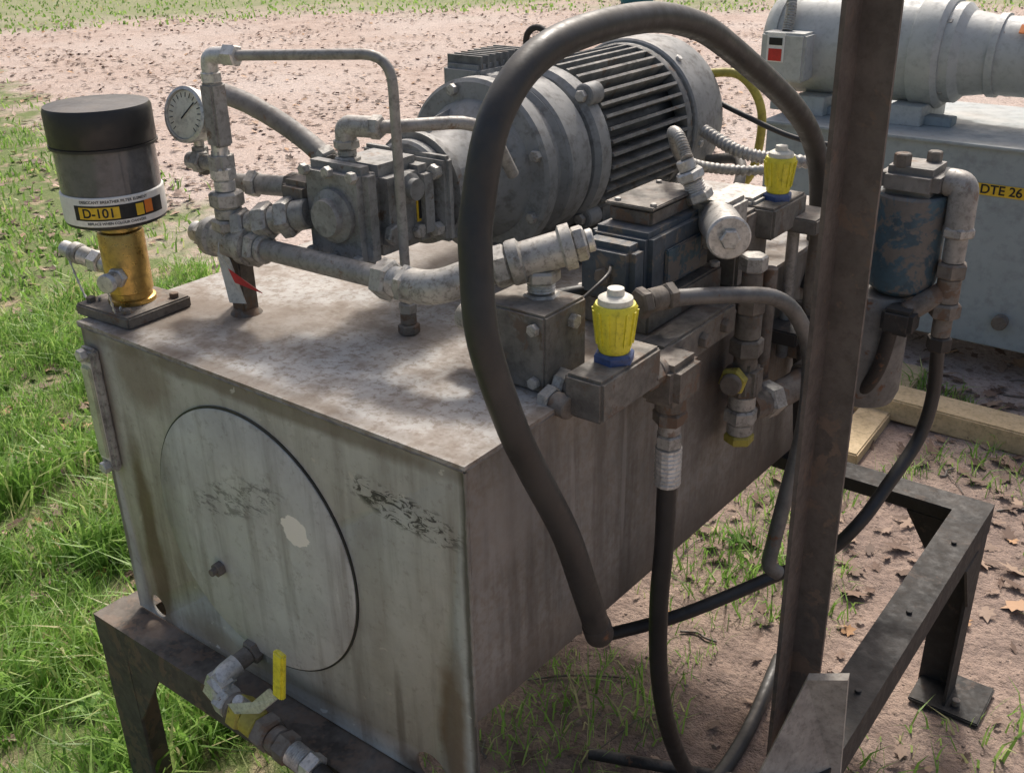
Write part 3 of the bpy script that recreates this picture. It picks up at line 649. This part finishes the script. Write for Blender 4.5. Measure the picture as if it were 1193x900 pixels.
poly('lever',[(-.45,-.12,-.56),(-.425,-.125,-.565),(-.365,-.12,-.535),(-.315,-.115,-.48),(-.335,-.115,-.47),(-.38,-.118,-.52)],.004,'zinc',dr_)
box('yellow_grip',(-.308,-.113,-.43),(.024,.012,.10),'yellow',dr_,rot=(0,.18,0),bev=.005)

# ================================================================ BACKGROUND UNIT
bg=top('background_hydraulic_unit')
box('tank',(.15,3.80,-.64),(2.5,.84,.80),'pale',bg,bev=.006)
box('tank_top_lip',(.15,3.80,-.236),(2.54,.88,.012),'pale',bg)
for x in(-1.0,.2,1.3): box('skid',(x,3.8,-1.12),(.08,.84,.155),'frame',bg)
def gl(name,x,prof,m='cream',y=3.78,z=.045,seg=56): return lathe(name,(x,y,z),(1,0,0),prof,m,bg,seg)
gl('motor_rear_bell',-1.28,[(0,0),(.12,.0),(.19,.03),(.215,.07),(.22,.10),(0,.10)])
gl('motor_shell',-1.185,[(0,0),(.212,0),(.212,.60),(0,.60)])
gl('motor_band',-.60,[(0,0),(.225,0),(.228,.005),(.228,.10),(.21,.12),(0,.12)])
gl('coupling_bell',-.49,[(0,0),(.20,0),(.20,.05),(.17,.08),(.15,.20),(0,.20)])
gl('pump_cylinder',-.30,[(0,0),(.15,0),(.155,.005),(.155,.62),(0,.62)])
gl('pump_ring',-.31,[(0,0),(.165,0),(.165,.03),(0,.03)])
for i in range(4): hexn('bell_bolt',(-.46,3.78+.19*math.cos(.8+i*1.57),.045+.19*math.sin(.8+i*1.57)),(-.48,3.78+.19*math.cos(.8+i*1.57),.045+.19*math.sin(.8+i*1.57)),.015,'galv',bg)
box('foot_left',(-1.0,3.74,-.19),(.14,.34,.08),'cream',bg); box('foot_right',(-.58,3.74,-.19),(.14,.34,.08),'cream',bg)
box('mount_rail',(-.8,3.66,-.212),(.8,.08,.036),'pale',bg)
box('junction_box',(-1.10,3.53,.02),(.20,.12,.20),'cream',bg,bev=.01)
box('junction_label',(-1.13,3.468,.06),(.08,.003,.12),'whitel',bg,bev=0); box('junction_label_mark',(-1.13,3.4655,.03),(.06,.002,.05),'red',bg,bev=0)
box('junction_label_mark_b',(-1.13,3.4655,.085),(.06,.002,.03),'ink',bg,bev=0)
box('nameplate',(-.74,3.568,.06),(.08,.006,.10),'ink',bg,bev=0); box('nameplate_edge',(-.74,3.572,.06),(.09,.008,.16),'labely',bg,bev=0)
box('orange_strip',(-.05,3.66,.165),(.32,.04,.006),'labelo',bg,rot=(.75,0,0),bev=0)
box('oil_label',(-.11,3.377,-.40),(.26,.003,.045),'labely',bg,bev=0)
text_mesh('oil_label_text','DTE 26',.05,'ink',bg,lambda x,y:V((-.11+x,3.374,-.40+y)))
conduit('conduit',[(-1.12,3.55,.12),(-1.13,3.6,.22),(-1.2,3.7,.34),(-1.3,3.75,.40)],.02,'galv',bg)
box('angle_rail',(.0,4.1,.30),(.30,.05,.06),'post',bg); box('angle_rail_post',(.12,4.1,.03),(.05,.05,.53),'post',bg)
cyl('drain_stub',(-.02,3.38,-.92),(-.02,3.34,-.92),.03,'rusty',bg)

wd=top('timber_skid')
box('timber',(.35,2.87,-T+.05),(1.5,.15,.09),'wood',wd,rot=(0,0,-.02),bev=.006)
box('timber_lower',(-.30,2.86,-T+.012),(.12,.9,.05),'wood',wd,rot=(0,0,.04),bev=.006)
rd=top('scrap_rod')
cyl('rod',(-.22,.66,-T+.03),(.16,.83,-T+.02),.014,'rodblk',rd)
bl=top('plastic_barrel')
lathe('barrel',(-9.6,16.5,-T),(0,0,1),[(0,0),(.28,0),(.3,.05),(.3,.85),(.27,.9),(0,.9)],'leadblue',bl,32)
lathe('barrel_rib',(-9.6,16.5,-T+.3),(0,0,1),[(.29,0),(.315,.02),(.29,.04)],'leadblue',bl,32)

# ================================================================ GROUND
def hgt(x,y):
    r=math.hypot(x,y-1)
    a=mnoise.noise(Vector((x*.35,y*.35,0)))*.05*min(1,r/4)
    b=mnoise.noise(Vector((x*2.3,y*2.3,3)))*.014+mnoise.noise(Vector((x*9,y*9,5)))*.009+mnoise.noise(Vector((x*22,y*22,7)))*.005
    return a+b
def gmat():
    s=NT('ground_dirt_and_grass'); x,y,z=s.xyz()
    big=s.noise(.5,3,.6); mid=s.noise(3.5,4,.7); fine=s.noise(45,3,.8); m2=s.noise(11,3,.7)
    col=s.mix(s.mr(mid,.35,.65),(.56,.445,.38),(.43,.325,.27))
    col=s.mix(s.mr(big,.4,.65),col,s.mix(mid,(.62,.53,.475),(.50,.41,.36)))
    col=s.mix(s.math('MULTIPLY',s.mr(fine,.48,.66),.6),col,(.19,.135,.105))
    lit=s.math('MULTIPLY',s.mr(s.voro(13,feature='F1'),.26,.18),s.mr(s.noise(1.1,3,.7),.36,.52))
    col=s.mix(s.math('MULTIPLY',lit,.7),col,(.18,.115,.08))
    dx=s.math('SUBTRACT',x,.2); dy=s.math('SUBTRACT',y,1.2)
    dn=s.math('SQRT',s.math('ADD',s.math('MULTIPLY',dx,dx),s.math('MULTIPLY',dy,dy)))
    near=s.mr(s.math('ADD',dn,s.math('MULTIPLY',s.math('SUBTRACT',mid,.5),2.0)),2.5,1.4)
    shade_damp=s.mix(s.mr(m2,.38,.62),(.32,.23,.18),(.18,.125,.10))  # machine shade and damp, both painted into the nearby dirt colour
    shade_damp=s.mix(s.math('MULTIPLY',s.mr(fine,.5,.66),.6),shade_damp,(.085,.062,.048))
    col=s.mix(s.math('MULTIPLY',near,.85),col,shade_damp)
    e=s.math('SUBTRACT',s.math('SUBTRACT',1.35,s.math('MULTIPLY',x,.35)),y)
    e=s.math('ADD',e,s.math('MULTIPLY',s.math('SUBTRACT',s.noise(1.3,3,.65),.5),2.4))
    lim=s.mr(x,-.75,-.1,0,-6)
    g=s.mr(s.math('ADD',e,lim),-.1,.35)
    gcol=s.mix(mid,(.11,.16,.045),(.19,.22,.08)); gcol=s.mix(s.mr(s.noise(5,3,.6),.52,.64),gcol,(.36,.28,.19))
    col=s.mix(g,col,gcol)
    dx=s.math('SUBTRACT',x,.8); dy=s.math('ADD',y,.9)
    dist=s.math('SQRT',s.math('ADD',s.math('MULTIPLY',dx,dx),s.math('MULTIPLY',dy,dy)))
    dist=s.math('ADD',dist,s.math('MULTIPLY',s.math('SUBTRACT',big,.5),8.0))
    far=s.mix(s.noise(2.5,3,.7),(.16,.21,.08),(.34,.31,.19))
    col=s.mix(s.mr(dist,19,22),col,far)
    h=s.math('ADD',s.math('MULTIPLY',m2,.5),s.math('MULTIPLY',fine,.5))
    s.bump(h,.9,.03)
    return s.out(col,.95,0.0)
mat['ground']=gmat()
n=280
u=np.linspace(-1,1,n); c=np.sign(u)*(np.abs(u)*4+np.abs(u)**7*500)
xs=c-.8; ys=c+1.2
vs=[(float(a),float(b),hgt(a,b) if abs(a)<40 and abs(b)<40 else 0.) for b in ys for a in xs]
fs=[(j*n+i,j*n+i+1,(j+1)*n+i+1,(j+1)*n+i) for j in range(n-1) for i in range(n-1)]
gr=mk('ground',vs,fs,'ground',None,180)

def gdens(x,y):
    e=1.25-.35*x-y+mnoise.noise(Vector((x*1.3,y*1.3,2)))*1.1
    if x>-.75: e-=(x+.75)*9
    return max(0,min(1,(e+.05)/.5))
def blades(name,N,sampler,hs,wd_):
    vs=[];fs=[];cols=[]
    for k in range(N):
        r=sampler()
        if r is None: continue
        x,y,sc=r
        h=random.uniform(*hs)*sc; w=random.uniform(*wd_)*sc; a=random.uniform(0,6.283); lean=random.uniform(.15,1.2)*h
        dx,dy=math.cos(a),math.sin(a); b=random.uniform(0,6.283); lx,ly=math.cos(b)*lean,math.sin(b)*lean
        z=hgt(x,y)-.004; i=len(vs)
        vs+=[(x-dx*w,y-dy*w,z),(x+dx*w,y+dy*w,z),(x+lx*.3-dx*w*.8,y+ly*.3-dy*w*.8,z+h*.55),(x+lx*.3+dx*w*.8,y+ly*.3+dy*w*.8,z+h*.55),(x+lx,y+ly,z+h*.8)]
        fs+=[(i,i+1,i+3,i+2),(i+2,i+3,i+4)]
        c=random.random()**1.4*.95+mnoise.noise(Vector((x*2,y*2,9)))*.4
        cols+=[c]*5
    me=bpy.data.meshes.new(name); me.from_pydata(vs,[],fs)
    at=me.attributes.new('tint','FLOAT','POINT'); at.data.foreach_set('value',np.array(cols,dtype=np.float32))
    o=bpy.data.objects.new(name,me); scene.collection.objects.link(o); return o
def grassmat():
    s=NT('grass_blade'); a=s.n('ShaderNodeAttribute'); a.attribute_name='tint'
    r=s.n('ShaderNodeValToRGB'); s.l(a.outputs['Fac'],r.inputs[0]); e=r.color_ramp.elements
    e[0].position=0; e[0].color=(.14,.26,.05,1); e[1].position=1; e[1].color=(.60,.54,.30,1)
    q=e.new(.4); q.color=(.26,.46,.09,1); q=e.new(.78); q.color=(.40,.57,.16,1)
    s.l(r.outputs[0],s.bsdf.inputs['Base Color']); s.bsdf.inputs['Roughness'].default_value=.45
    tr=s.n('ShaderNodeBsdfTranslucent'); s.l(r.outputs[0],tr.inputs[0]); mx_=s.n('ShaderNodeMixShader'); mx_.inputs[0].default_value=.5
    out=[n_ for n_ in s.t.nodes if n_.type=='OUTPUT_MATERIAL'][0]
    s.l(s.bsdf.outputs[0],mx_.inputs[1]); s.l(tr.outputs[0],mx_.inputs[2]); s.l(mx_.outputs[0],out.inputs[0]); return s.m
gm=grassmat()
def s_near():
    x=random.uniform(-4.2,-.55);y=random.uniform(-1.2,3.0)
    if x>-.95 and y>0.0 and random.random()>.25: return None
    dcam=math.hypot(x-.777,y+.897)
    if random.random()>gdens(x,y)*min(1,(2.8/dcam)**1.1): return None
    cl=mnoise.noise(Vector((x*3.5,y*3.5,4)))
    if cl<-.22 and random.random()<.7: return None
    return x,y,(.7+.9*max(0,cl+.2))
def s_long():
    x=random.uniform(-2.6,-.95);y=random.uniform(-1.0,1.6)
    if mnoise.noise(Vector((x*2.5,y*2.5,14)))<.0: return None
    return x,y,1.
def s_far():
    x=random.uniform(-13,-2.5);y=random.uniform(-1,7)
    if random.random()>gdens(x,y): return None
    if mnoise.noise(Vector((x*1.5,y*1.5,4)))<.0 and random.random()<.8: return None
    return x,y,1.
def s_patch():
    x=random.uniform(-1.0,.6);y=random.uniform(.3,3.2)
    v=mnoise.noise(Vector((x*2.2+9,y*2.2,1)))
    if v<.10 - (.28 if x<-.15 and y<1.3 else 0): return None
    if x>.0 and random.random()<.6: return None
    return x,y,.8+v
def s_farstrip():
    a=random.uniform(math.radians(85),math.radians(160)); r=random.uniform(19,36)
    return .8+r*math.cos(a),-.9+r*math.sin(a),1.
for nm,N,sp_,hs,ww in [('grass',115000,s_near,(.04,.15),(.0018,.0042)),('grass',13000,s_long,(.13,.26),(.003,.006)),('grass',42000,s_far,(.04,.11),(.004,.009)),('grass',9000,s_patch,(.03,.11),(.0015,.0035)),('grass',12000,s_farstrip,(.04,.10),(.010,.025))]:
    o=blades(nm,N,sp_,hs,ww); o.data.materials.append(gm)
vs=[];fs=[]
for (wx_,wy_,rr) in [(-1.35,.05,.06),(-1.62,.28,.06),(-1.9,.5,.07),(-1.08,-.3,.07),(-.6,1.3,.04),(-.35,1.7,.045),(-2.4,.9,.07)]:
    for q in range(9):
        a=q*.72+random.uniform(-.3,.3); Lf=rr*random.uniform(.6,1.2); wf=Lf*.17; b0=len(vs); zg=hgt(wx_,wy_)
        ca,sa=math.cos(a),math.sin(a)
        for (t,ww,zz) in [(0,.2,0),(.3,.8,.30),(.6,1,.42),(.85,.6,.36),(1,.05,.25)]:
            for sd_ in(-1,0,1):
                vs.append((wx_+ca*Lf*t-sa*wf*ww*sd_,wy_+sa*Lf*t+ca*wf*ww*sd_,zg+Lf*zz+(0 if sd_==0 else .006)))
        for k in range(4):
            for j in range(2): fs.append((b0+k*3+j,b0+k*3+j+1,b0+k*3+j+4,b0+k*3+j+3))
mk('weeds',vs,fs,'weed',None,60)

def leafmat():
    s=NT('dry_leaf'); a=s.n('ShaderNodeAttribute'); a.attribute_name='tint'
    r=s.n('ShaderNodeValToRGB'); s.l(a.outputs['Fac'],r.inputs[0]); e=r.color_ramp.elements
    e[0].position=0; e[0].color=(.11,.07,.05,1); e[1].position=1; e[1].color=(.55,.27,.09,1)
    q=e.new(.5); q.color=(.22,.14,.10,1); q=e.new(.85); q.color=(.42,.30,.22,1)
    return s.out(r.outputs[0],.7,0.0)
def leaves(name,pts):
    vs=[];fs=[];cols=[]
    shp=[(0,-1),(.35,-.75),(.28,-.4),(.8,-.45),(.55,-.05),(.75,.35),(.35,.3),(0,1),(-.35,.35),(-.8,.3),(-.5,-.05),(-.75,-.5),(-.3,-.4),(-.3,-.8)]
    for (x,y,sz,t) in pts:
        a=random.uniform(0,6.283);ca,sa=math.cos(a),math.sin(a);cu=random.uniform(-.3,1.1);tx,ty=random.uniform(-.45,.45),random.uniform(-.45,.45)
        i=len(vs);z=hgt(x,y)+.004+sz*.25; w=random.uniform(.5,1)
        vs.append((x,y,z))
        for (u_,v_) in shp:
            u_*=w*random.uniform(.85,1.15);v_*=random.uniform(.85,1.1);zz=(u_*u_*cu*.45+tx*u_+ty*v_)*sz
            vs.append((x+(u_*ca-v_*sa)*sz,y+(u_*sa+v_*ca)*sz,z+zz))
        k=len(shp)
        for j in range(k): fs.append((i,i+1+j,i+1+(j+1)%k))
        cols+=[t]*(k+1)
    me=bpy.data.meshes.new(name); me.from_pydata(vs,[],fs)
    at=me.attributes.new('tint','FLOAT','POINT'); at.data.foreach_set('value',np.array(cols,dtype=np.float32))
    me.materials.append(leafmat()); o=bpy.data.objects.new(name,me); scene.collection.objects.link(o)
pts=[]
while len(pts)<15000:
    a=random.uniform(math.radians(78),math.radians(170)); r=2.6+18*random.random()**.75
    x,y=.8+r*math.cos(a),-.9+r*math.sin(a)
    if mnoise.noise(Vector((x*.8,y*.8,6)))+random.uniform(-.5,.5)<-.02: continue
    pts.append((x,y,random.uniform(.02,.048),random.random()**1.2*.95))
for k in range(190): pts.append((random.uniform(-.9,.8),random.uniform(.5,3),random.uniform(.012,.028),random.random()*.9))
for k in range(200): pts.append((random.uniform(-3.5,-1.),random.uniform(-.4,2.2),random.uniform(.018,.035),random.random()))
pts+=[(.45,1.85,.05,.9),(-.33,1.25,.035,1.),(.1,1.5,.025,.95),(.25,2.1,.03,.9),(.05,2.6,.03,.8)]
leaves('fallen_leaves',pts)
def pebbles():
    vs=[];fs=[]
    for k in range(2200):
        if k<1500: x,y=random.uniform(-.9,1.0),random.uniform(.2,3.2); s=random.uniform(.002,.006) if random.random()<.9 else random.uniform(.008,.018)
        else: x,y=random.uniform(-6,1.5),random.uniform(2,9); s=random.uniform(.006,.016)
        z=hgt(x,y)-s*.1;i=len(vs);h=s*random.uniform(.4,.8)
        for q in range(6):
            t=q*1.047; rr=s*random.uniform(.7,1.2); vs.append((x+rr*math.cos(t),y+rr*math.sin(t),z))
        for q in range(4):
            t=q*1.57+.4; rr=s*random.uniform(.4,.7); vs.append((x+rr*math.cos(t),y+rr*math.sin(t),z+h))
        fs.append((i+6,i+7,i+8,i+9))
        m_=[6,6,7,8,8,9]
        for q in range(6):
            q2=(q+1)%6; fs.append((i+q,i+q2,i+m_[q2]) if m_[q]==m_[q2] else (i+q,i+q2,i+m_[q2],i+m_[q]))
    mk('pebbles',vs,fs,'peb',None,30)
mat['peb']=M('pebble_stone',(.34,.25,.20),.6,0,rough=.95,scale=6,dust=.4)
pebbles()
tw=top('twigs')
for k in range(30):
    x,y=random.uniform(-.7,1.0),random.uniform(.5,3.5); a=random.uniform(0,6.28); Ln=random.uniform(.06,.3)
    p=[(x+math.cos(a)*Ln*i/4+random.uniform(-.01,.01),y+math.sin(a)*Ln*i/4+random.uniform(-.01,.01),0) for i in range(5)]
    p=[(q[0],q[1],hgt(q[0],q[1])+.006) for q in p]
    sweep(f'twig_{k}',catmull(p,3),random.uniform(.0015,.004),'rusty',tw,6,raw=True)

# ================================================================ LIGHT, CAMERA (hazy sun)
az_=Vector((-.42,.907)); el=math.radians(50)
sd=Vector((az_.x*math.cos(el),az_.y*math.cos(el),math.sin(el)))
sl=bpy.data.lights.new('sun','SUN'); sl.energy=3.0; sl.angle=math.radians(7.0); sl.color=(1,.96,.90)
so=bpy.data.objects.new('sun',sl); scene.collection.objects.link(so); so.rotation_euler=sd.to_track_quat('Z','Y').to_euler()
w=bpy.data.worlds.new('World'); scene.world=w; w.use_nodes=True
nt=w.node_tree; b_=nt.nodes['Background']; sk=nt.nodes.new('ShaderNodeTexSky'); sk.sky_type='NISHITA'; sk.sun_disc=False
sk.sun_elevation=el; sk.sun_rotation=math.atan2(az_.x,az_.y); sk.dust_density=7.0; sk.air_density=1.0; sk.ozone_density=.6
nt.links.new(sk.outputs[0],b_.inputs[0]); b_.inputs[1].default_value=.15
cd=bpy.data.cameras.new('camera'); co=bpy.data.objects.new('camera',cd); scene.collection.objects.link(co)
R=Matrix(((.7964,-.2469,.5521),(.6045,.3538,-.7137),(-.0192,.9021,.431)))
co.matrix_world=Matrix.Translation(Vector((.777,-.897,.681+T)))@R.to_4x4()
cd.sensor_width=36; cd.lens=1203/1193*36; cd.clip_start=.05; cd.clip_end=2000
scene.camera=co
scene.view_settings.view_transform='Standard'; scene.view_settings.look='None'; scene.view_settings.exposure=0
